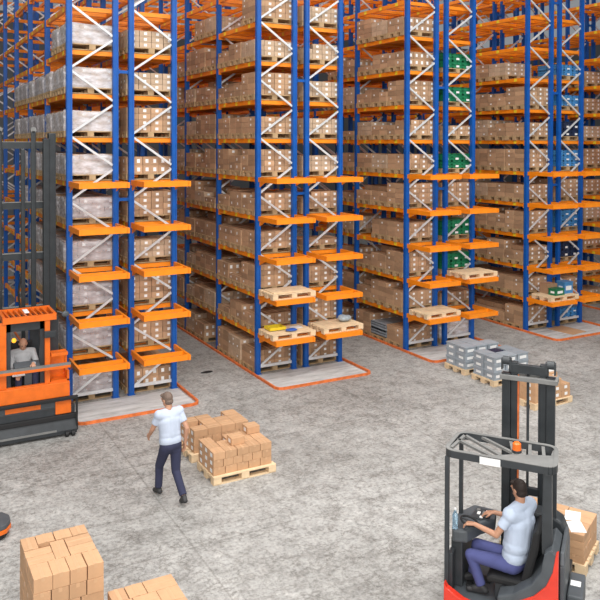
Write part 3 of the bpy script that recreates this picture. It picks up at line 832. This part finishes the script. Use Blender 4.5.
MB().box((.725, -.34, .10), (.78, .46, .90), 'dark2').prism([(-.34, .90), (.46, .90), (.34, 1.06), (-.28, 1.04)], (.725, 0, 0), (0, 1, 0), (0, 0, 1), (.05, 0, 0), 'dark2').build('side_cover', RT, bevel=.015)
lg = MB().box((.79, -.10, .16), (.97, .46, .44), 'dark2').build('wheel_fender', RT, bevel=.02)
MB().box((.81, .14, .4405), (.93, .26, .442), 'white').build('sticker', lg)
MB().tube([(.80, .18, .14), (.96, .18, .14)], .139, 'black', n=24).build('wheel', RT, smooth=False)
for s in (-1, 1):
    lgg = MB().box((.23+s*.46-.07, .62, .07), (.23+s*.46+.07, 1.22, .20), 'dark').build('support_leg', RT, bevel=.012)
    MB().tube([(.23+s*.46-.05, 1.14, .1), (.23+s*.46+.05, 1.14, .1)], .098, 'black', n=22).build('wheel', lgg)
MB().tube([(-.30, .20, .13), (-.16, .20, .13)], .128, 'black', n=24).build('wheel', RT)
# battery hood behind the seat
MB().prism([(.10, .20), (.76, .20), (.76, 1.0), (.70, 1.14), (.58, 1.20), (.30, 1.20), (.14, 1.12), (.10, 1.0)], (0, .24, 0), (1, 0, 0), (0, 0, 1), (0, .26, 0), 'dark').build('battery_hood', RT, bevel=.03)
# console at the driver's front
MB().prism([(-.61, .30), (-.46, .60), (-.16, .57), (-.13, .30), (-.28, .12), (-.40, -.16), (-.58, -.20), (-.62, -.05)], (0, 0, .83), (1, 0, 0), (0, 1, 0), (0, 0, .16), 'dark2').build('console', RT, bevel=.03)
MB().prism([(-.62, .225), (-.47, .225), (-.47, .84), (-.62, .84)], (0, -.10, 0), (1, 0, 0), (0, 0, 1), (0, .66, 0), 'dark').build('console_pedestal', RT, bevel=.02)
MB().prism([(-.62, .225), (-.56, .225), (-.56, .72), (-.62, .72)], (0, -.27, 0), (1, 0, 0), (0, 0, 1), (0, .17, 0), 'dark').build('side_panel', RT, bevel=.012)
cp = MB().prism([(-.44, .22), (-.40, .50), (-.18, .48), (-.20, .28), (-.30, .18)], (0, 0, .991), (1, 0, 0), (0, 1, 0), (0, 0, .012), 'dark').build('control_panel', RT, bevel=.004)
for (a, b, u, v, m_) in ((-.26, .34, .045, .07, 'greytop'), (-.24, .40, .03, .04, 'white'), (-.35, .34, .02, .03, 'white'), (-.37, .43, .022, .022, 'greytop'), (-.30, .24, .02, .02, 'white')):
    MB().box((a-u, b-v, 1.0035), (a+u, b+v, 1.014), m_).build('button', cp)
ring = [V((-.40, -.04, 1.065)) + V((.105*math.cos(q), .105*math.sin(q), -.026*math.cos(q))) for q in [2*PI*i/28 for i in range(29)]]
sw = MB().tube(ring, .014, 'black', n=8).build('steering_wheel', RT, smooth=True)
MB().tube([(-.40, -.04, 1.06), (-.41, -.02, .985)], .022, 'dark', n=10).bar((-.50, -.04, 1.09), (-.30, -.04, 1.04), .03, .012, 'dark').build('steering_column', sw)
# pedals
for b in (-.05, .10): MB().box((-.44, b, .226), (-.36, b+.09, .25), 'black').build('pedal', RT, bevel=.006)
# seat
seat = empty('driver_seat', parent=RT)
MB().prism([(-.14, .45), (.30, .45), (.32, .50), (.30, .545), (-.10, .545), (-.15, .51)], (0, -.24, 0), (1, 0, 0), (0, 0, 1), (0, .48, 0), 'black').build('seat_cushion', seat, bevel=.03, smooth=False)
MB().prism([(.255, .53), (.36, .50), (.48, .98), (.50, 1.18), (.45, 1.22), (.40, 1.15), (.37, .95)], (0, -.23, 0), (1, 0, 0), (0, 0, 1), (0, .46, 0), 'black').build('seat_backrest', seat, bevel=.035)
MB().box((-.05, -.2, .23), (.26, .2, .45), 'dark').build('seat_base', seat, bevel=.02)
# overhead guard
GZ = 2.0
MB().box((-.66, -.30, .20), (-.605, -.245, GZ-.05), 'dark').build('guard_post', RT, bevel=.008)
MB().box((-.60, .26, .95), (-.55, .31, GZ-.04), 'dark').bar((-.575, .285, .30), (-.575, .285, .96), .05, .05, 'dark').build('guard_post', RT)
MB().prism([(.525, GZ-.05), (.625, GZ-.05), (.635, 1.1), (.70, .98), (.52, .98), (.515, 1.1)], (0, -.31, 0), (1, 0, 0), (0, 0, 1), (0, .11, 0), 'dark').build('guard_post', RT, bevel=.012)
MB().box((.56, .25, 1.1), (.63, .31, GZ-.04), 'dark').build('guard_post', RT)
og = empty('overhead_guard', parent=RT)
def arc_pts(pts, r=.10, n=5):
    out = []; N = len(pts)
    for i in range(N):
        a, b, c = V(pts[i-1]), V(pts[i]), V(pts[(i+1) % N])
        p, q = b+(a-b).normalized()*r, b+(c-b).normalized()*r
        for k in range(n+1):
            t = k/n; out.append(p*(1-t)**2 + b*2*t*(1-t) + q*t*t)
    return out
ringp = arc_pts([(-.655, -.30, GZ), (-.60, .32, GZ+.015), (.62, .32, GZ+.015), (.67, -.31, GZ)], .13)
mb = MB()
for p, q in zip(ringp, ringp[1:]+ringp[:1]): mb.bar(p, q + (q-p).normalized()*.004, .045, .09, 'dark')
mb.build('guard_rim', og)
mb = MB()
for p, q in zip(ringp, ringp[1:]+ringp[:1]): mb.bar(p+V((0, 0, .047)), q+V((0, 0, .047)) + (q-p).normalized()*.004, .05, .008, 'greytop')
mb.build('rim_top', og)
MB().prism([(-.16, -.29), (.65, -.29), (.63, .06), (.44, .0), (.16, -.10)], (0, 0, GZ+.02), (1, 0, 0), (0, 1, 0), (0, 0, .025), 'greytop').build('guard_plate', og, bevel=.006)
for a, b in (((-.60, -.20), (-.52, .30)), ((-.54, .29), (.02, -.20)), ((-.30, .30), (.20, -.09)), ((-.58, .10), (-.10, -.25)), ((.16, -.11), (.06, .30)), ((.34, -.04), (.30, .30)), ((.50, .02), (.46, .30)), ((.60, .05), (.61, .28))):
    MB().bar((*a, GZ+.03), (*b, GZ+.03), .04, .03, 'greytop').build('guard_bar', og)
MB().box((-.22, -.332, GZ-.055), (.03, -.326, GZ+.035), 'white').build('rating_plate', RT)
bc = empty('warning_beacon', parent=RT)
MB().tube([(.18, -.02, GZ+.045), (.18, -.02, GZ+.075)], .06, 'dark', n=18).build('beacon_base', bc)
MB().tube([(.18, -.02, GZ+.075), (.18, -.02, GZ+.15), (.18, -.02, GZ+.17)], .05, 'beacon', n=18, rs=[.056, .052, .03]).build('beacon_lens', bc, smooth=False)
# mast
MT = 2.98; ma = empty('mast', parent=RT)
for s in (-1, 1):
    xc = .225+s*.285
    MB().box((xc-.055, .66, .10), (xc+.055, .76, MT-.17), 'mast').build('outer_channel', ma, bevel=.006)
    xi = .225+s*.185
    MB().box((xi-.042, .69, .30), (xi+.042, .79, MT-.02), 'mast').build('inner_channel', ma, bevel=.006)
    MB().box((xi-s*.052-.008, .70, .32), (xi-s*.052+.008, .78, MT-.2), 'rail' if s < 0 else 'dark').build('wear_strip', ma)
    MB().tube([(xc-.05, .72, MT-.01), (xc+.04, .72, MT-.01)], .055, 'dark', n=16).bar((xc-.06, .72, MT-.13), (xc-.06, .72, MT+.02), .02, .09, 'dark').bar((xc+.05, .72, MT-.13), (xc+.05, .72, MT+.02), .02, .09, 'dark').build('chain_roller', ma)
MB().box((-.03, .685, MT-.16), (.48, .755, MT-.04), 'mast').build('top_crossbar', ma, bevel=.008)
MB().prism([(-.14, .62), (.60, .62), (.60, .84), (-.14, .84), (-.14, .76), (.50, .78), (.50, .69), (-.14, .67)], (0, 0, MT-.245), (1, 0, 0), (0, 1, 0), (0, 0, .06), 'greytop').build('mast_tie', ma, bevel=.006)
MB().box((-.06, .70, 1.2), (.51, .76, 1.30), 'mast').build('lower_crossbar', ma, bevel=.006)
MB().tube([(.215, .735, .25), (.215, .735, MT-.16)], .018, 'dark', n=12).build('lift_cylinder', ma)
for a in (.03, .40): MB().bar((a, .80, .4), (a, .80, MT-.05), .022, .012, 'dark').build('lift_chain', ma)
MB().box((-.10, .80, .22), (.55, .86, .70), 'dark').build('fork_carriage', ma, bevel=.008)
for a in (.02, .34): MB().box((a, .86, .045), (a+.10, 1.20, .08), 'dark').box((a, .86, .045), (a+.10, .90, .55), 'dark').build('fork', RT)
# bottle
bt = empty('water_bottle', tw(-.558, -.145, .9905)); tag(bt, 'clear pale blue water bottle standing by the reach truck\'s console', 'bottle')
MB().tube([(0, 0, 0), (0, 0, .17), (0, 0, .21), (0, 0, .235)], 0, 'bottle', n=16, rs=[.036, .036, .018, .014]).build('bottle_body', bt, smooth=False)
MB().tube([(0, 0, .235), (0, 0, .255)], .016, 'white', n=12).build('bottle_cap', bt)

# driver of the reach truck
def wj(d): return {k: tw(*v) for k, v in d.items()}
JD = wj(dict(pelvis=(.17, 0, .655), chest=(.22, .02, 1.16), neck=(.215, .035, 1.40), head=(.20, .06, 1.545),
    shL=(.125, -.16, 1.31), shR=(.31, .19, 1.32), elL=(-.03, -.22, 1.05), wrL=(-.31, -.16, 1.10), elR=(.04, .30, 1.06), wrR=(-.14, .27, 1.09),
    hipL=(.14, -.10, .645), hipR=(.16, .10, .645), knL=(-.36, -.135, .69), knR=(-.33, .13, .70), anL=(-.22, -.14, .315), anR=(-.38, .08, .315), toL=(-.37, -.15, .262), toR=(-.52, .06, .265)))
def dh(s, w, e):
    if s == 'L': return hand(w, tw(-.43, -.15, 1.085)-w, V((0, 0, -1)), .8, -1, 1.1)
    return hand(w, tw(-.30, .27, 1.05)-w, V((0, 0, -1)), .45, 1, 1.1)
person('person', JD, EX*-.80+EY*.60+V((0, 0, -.15)), 'person in pale blue T-shirt and indigo trousers driving the red reach truck', 'shirt_blue', 'trousers', 'hair', dh, belly=1.12, bulk=.022)

# ------------------------------------------------------------------ orange turret truck in the first aisle
TT = empty('turret_truck', (2.43, 15.4, 0)); tag(TT, 'orange and charcoal man-up turret truck with a tall grey mast beside the first rack', 'forklift truck')
MB().box((-.93, .0, .10), (.88, 2.0, .60), 'dark').build('chassis', TT, bevel=.02)
MB().prism([(-.08, .05), (.02, .05), (.02, .34), (-.02, .34), (-.10, .13)], (-.93, 0, 0), (0, 1, 0), (0, 0, 1), (1.83, 0, 0), 'dark').build('front_lip', TT, bevel=.01)
MB().box((-.70, -.105, .13), (.50, -.09, .17), 'greytop').build('scuff_plate', TT)
MB().box((-.93, -.06, .34), (.92, .02, .44), 'black').build('lower_bumper', TT, bevel=.015)
for x in (-.75, .80): MB().tube([(x-.06, .2, .10), (x+.06, .2, .10)], .098, 'black', n=20).build('wheel', TT)
for x in (.70, .82): MB().tube([(x-.03, -.10, .06), (x+.03, -.10, .06)], .055, 'black', n=16).build('guide_roller', TT)
MB().box((-.93, .0, .60), (.60, .10, .74), 'dark2').build('lower_panel', TT)
MB().box((-.45, -.012, .61), (.21, .0, .70), 'torange').build('orange_stripe', TT)
MB().box((.49, -.03, .45), (.80, .5, .72), 'torange').build('corner_block', TT, bevel=.02)
MB().box((-.95, -.10, .735), (.92, -.03, .80), 'black').build('bumper_rail', TT, bevel=.012)
MB().bar((.90, -.06, .10), (.90, -.06, .74), .04, .04, 'black').build('bumper_upright', TT)
MB().box((-.95, -.04, .80), (.77, .02, 1.09), 'torange').build('front_panel', TT, bevel=.012)
MB().box((-.95, .02, 1.045), (.77, .10, 1.10), 'torange').build('panel_ledge', TT, bevel=.008)
MB().box((-.92, .02, .75), (.76, 1.0, .80), 'dark').build('cab_floor', TT)
MB().box((-.95, -.09, 1.44), (.78, -.04, 1.485), 'greytop').box((-.95, -.09, 1.385), (.78, -.045, 1.44), 'torange').build('safety_bar', TT)
MB().box((-.62, .02, .80), (-.42, .12, 2.38), 'torange').build('cab_post', TT, bevel=.01)
MB().box((.30, .02, .80), (.40, .12, 2.38), 'torange').build('cab_post', TT, bevel=.01)
for x in (-.41, .22): MB().box((x, .10, .80), (x+.08, .20, 2.36), 'dark').build('door_frame', TT)
MB().box((-.41, .10, 2.18), (.30, .20, 2.36), 'dark').build('door_header', TT)
MB().box((-.62, .95, .80), (-.30, 1.0, 2.36), 'dark').box((.16, .95, .80), (.52, 1.0, 2.36), 'dark').box((-.30, .95, .80), (.16, 1.0, 1.30), 'dark').box((-.30, .95, 2.2), (.16, 1.0, 2.36), 'dark').build('rear_frame', TT)
MB().tube([(-.20, .96, 2.12), (.02, .96, 2.12)], .06, 'dark2', n=12).build('work_lamp', TT)
rf = empty('cab_roof', parent=TT)
MB().box((-.49, .0, 2.36), (.52, .05, 2.48), 'torange').box((-.49, .72, 2.38), (.52, .77, 2.50), 'torange').box((-.49, .05, 2.38), (-.43, .72, 2.49), 'torange').box((.46, .05, 2.38), (.52, .72, 2.49), 'torange').build('roof_frame', rf)
for i in range(8): MB().bar((-.36+.105*i, .03, 2.455), (-.40+.105*i, .74, 2.465), .035, .05, 'torange').build('roof_bar', rf)
MB().box((-.05, .25, 2.49), (.04, .55, 2.51), 'white').build('roof_plate', rf)
MB().box((.28, -.05, 2.02), (.50, .02, 2.15), 'dark').build('switch_box', TT, bevel=.01)
MB().tube([(.54, .10, 2.50), (.66, .06, 2.46)], .02, 'dark', n=10).build('mirror_arm', TT)
MB().ell((.70, .05, 2.44), (.075, .03, .06), 'dark2').build('mirror', TT, smooth=True)
bx = empty('side_bin', parent=TT)
MB().box((.42, .30, 1.10), (.76, .33, 1.66), 'torange').box((.73, .02, 1.10), (.77, .33, 1.30), 'torange').box((.42, .02, 1.10), (.77, .33, 1.13), 'torange').build('bin_shell', bx)
MB().box((.42, .0, 1.62), (.74, .12, 1.68), 'torange').box((.70, .05, 1.3), (.73, .12, 1.62), 'torange').build('bin_ledge', bx)
MB().box((.42, .34, .80), (.62, .44, 2.30), 'dark').build('lift_frame', TT)
ts = empty('seat', parent=TT)
MB().box((-.26, .34, 1.02), (.20, .80, 1.14), 'black').build('seat_cushion', ts, bevel=.03)
MB().box((-.24, .80, 1.10), (.18, .90, 1.80), 'black').build('seat_backrest', ts, bevel=.03)
MB().box((-.15, .40, .80), (.10, .76, 1.02), 'dark').build('seat_base', ts)
cons = MB().prism([(.12, 1.38), (.30, 1.44), (.34, 1.50), (.26, 1.53), (.12, 1.47)], (-.26, 0, 0), (0, 1, 0), (0, 0, 1), (.50, 0, 0), 'dark2').build('console', TT, bevel=.02)
MB().box((-.07, .14, .80), (.07, .24, 1.40), 'dark2').build('console_stalk', TT)
bl = empty('indicator_lamp', parent=TT)
MB().ell((-.17, .82, 1.83), (.045, .045, .05), 'lamp').build('lamp_lens', bl, smooth=True)
MB().tube([(-.17, .82, 1.5), (-.17, .82, 1.79)], .02, 'dark', n=10).build('lamp_stem', bl)
# the mast
tm = empty('mast', parent=TT)
for s in (-1, 1):
    MB().box((.0+s*.60-.06, 1.50, .30), (s*.60+.06, 1.66, 5.98), 'mast').build('inner_channel', tm, bevel=.01)
    MB().box((s*.735-.075, 1.55, .10), (s*.735+.075, 1.75, 6.10), 'mast').build('outer_channel', tm, bevel=.012)
    MB().box((s*.345-.05, 1.56, .60), (s*.345+.05, 1.64, 6.16), 'mast').build('lift_cylinder', tm, bevel=.02)
    MB().tube([(s*.345, 1.56, 6.17), (s*.345, 1.66, 6.17)], .06, 'greytop', n=14).build('chain_roller', tm)
MB().box((.09, 1.56, .6), (.17, 1.64, 5.75), 'mast').build('hose_guide', tm, bevel=.015)
for z in (5.76, 4.46, 3.36, 2.2):
    cbx = MB().box((-.66, 1.60, z), (.66, 1.68, z+.14), 'mast').build('crossbar', tm)
    MB().box((-.66, 1.59, z+.14), (.66, 1.69, z+.155), 'greytop').build('crossbar_edge', cbx)
hs = [V((.0+.02*math.sin(i), 1.30-.012*i, 2.1+.15*i-.004*i*i)) for i in range(10)]
MB().tube(hs, .02, 'black', n=8).build('hydraulic_hose', TT, smooth=True)
# driver of the turret truck, facing the camera and reading papers on the lap
def wt(d): return {k: V((2.43+a, 15.4+b, c)) for k, (a, b, c) in d.items()}
JT = wt(dict(pelvis=(-.03, .60, 1.24), chest=(-.035, .62, 1.56), neck=(-.035, .585, 1.70), head=(-.035, .53, 1.82),
    shR=(-.225, .60, 1.63), shL=(.155, .60, 1.63), elR=(-.29, .42, 1.36), elL=(.225, .40, 1.38), wrR=(-.20, .20, 1.30), wrL=(.09, .14, 1.50),
    hipR=(-.13, .58, 1.23), hipL=(.07, .58, 1.23), knR=(-.17, .20, 1.27), knL=(.14, .20, 1.27), anR=(-.18, .16, .90), anL=(.15, .16, .90), toR=(-.18, .07, .84), toL=(.15, .07, .84)))
def th(s, w, e): return hand(w, w-V((0, .12, .02) if s == 'L' else (-.05, .12, .02))-w if False else V((0, -.12, -.03)), V((0, 0, -1)), .6, -1 if s == 'L' else 1)
person('person', JT, (0.02, -.88, -.42), 'person in light grey sweater seated in the orange turret truck, looking down', 'shirt_grey', 'trousers_dark', 'greyhair', th, sleeves='long', bald=True)
pp = MB().box((-.12, -.12, 0), (.12, .12, .006), 'white').build('paper_sheet', loc=(2.237, 15.53, 1.352)); pp.rotation_euler = (.3, 0, 0)
tag(pp, 'white papers on the lap of the person in the turret truck', 'papers')

# ------------------------------------------------------------------ walking person
B = V((4.07, 11.76, 0)); hd = V((-.12, 1, 0)).normalized(); rt_ = V((hd.y, -hd.x, 0))
def ww(d): return {k: B + (rt_*a + hd*b + V((0, 0, c)))*.945 for k, (a, b, c) in d.items()}
JW = ww(dict(pelvis=(0, 0, .98), chest=(0, .06, 1.38), neck=(0, .09, 1.57), head=(.0, .14, 1.72),
    shL=(-.19, .06, 1.51), shR=(.19, .06, 1.51), elL=(-.27, .16, 1.25), elR=(.27, -.09, 1.23), wrL=(-.25, .34, 1.08), wrR=(.26, -.04, .96),
    hipL=(-.095, 0, .94), hipR=(.095, 0, .94), knL=(-.09, .26, .54), knR=(.09, -.02, .50), anL=(-.09, .30, .115), anR=(.09, -.33, .15), toL=(-.10, .43, .045), toR=(.10, -.21, .04)))
def wh(s, w, e): return hand(w, w-e, rt_*(1 if s == 'L' else -1), .5, -1 if s == 'L' else 1)
person('person', JW, hd*.95+rt_*-.3+V((0, 0, -.25)), 'person in pale blue-grey shirt and navy trousers walking beside the low carton stacks', 'shirt_walk', 'trousers_dark', 'greyhair', wh, bulk=.012)

# ------------------------------------------------------------------ low machine whose rounded end shows at the picture's edge
lm = empty('platform_truck', (1.16, 11.95, 0)); tag(lm, 'rounded grey and orange end of a low platform truck at the picture\'s edge', 'platform truck')
ol = [(-.9, -.30), (.18, -.30), (.36, -.22), (.44, -.08), (.44, .08), (.36, .22), (.18, .30), (-.9, .30)]
MB().prism(ol, (0, 0, .16), (1, 0, 0), (0, 1, 0), (0, 0, .07), 'dark2').build('rubber_platform', lm, bevel=.015)
MB().prism([(a*1.02, b*1.04) for a, b in ol], (0, 0, .10), (1, 0, 0), (0, 1, 0), (0, 0, .06), 'torange').build('orange_skirt', lm, bevel=.01)
MB().prism([(a*.94, b*.9) for a, b in ol], (0, 0, .03), (1, 0, 0), (0, 1, 0), (0, 0, .07), 'black').build('underbody', lm)
for y_ in (-.18, .18): MB().tube([(.22, y_-.03, .05), (.22, y_+.03, .05)], .05, 'black', n=16).build('wheel', lm)

# ------------------------------------------------------------------ light: daylight through the hall's roof and open front, plus roof luminaires
sc = bpy.context.scene
w = bpy.data.worlds.new('daylight'); sc.world = w; w.use_nodes = True
bg = w.node_tree.nodes['Background']; bg.inputs[0].default_value = (0.93, 0.965, 1.0, 1); bg.inputs[1].default_value = 0.28
def area(loc, size, energy, rot=(0, 0, 0), col=(1, 0.98, 0.95)):
    l = bpy.data.lights.new('hall_light', 'AREA'); l.shape = 'RECTANGLE'; l.size, l.size_y = size; l.energy = energy; l.color = col
    o = bpy.data.objects.new('hall_light', l); C.objects.link(o); o.location = loc; o.rotation_euler = rot
area((8, 6, 14.5), (22, 10), 4000)
area((-4, -6, 10), (16, 8), 3100, (math.radians(58), 0, math.radians(-25)))  # unseen front source: daylight from the open hall behind the camera
for r in (1, 2, 3, 4):
    area((rx(r)-1.1, Y0+7, 14.5), (1.2, 12), 260)
sc.view_settings.view_transform = 'Standard'; sc.view_settings.look = 'None'
sc.view_settings.gamma = 1; sc.view_settings.use_curve_mapping = False
sc.view_settings.exposure = 0.0
cy = sc.cycles
cy.use_denoising = True
cy.max_bounces = 6; cy.diffuse_bounces = 4; cy.transparent_max_bounces = 10; cy.transmission_bounces = 4
cy.sample_clamp_indirect = 4
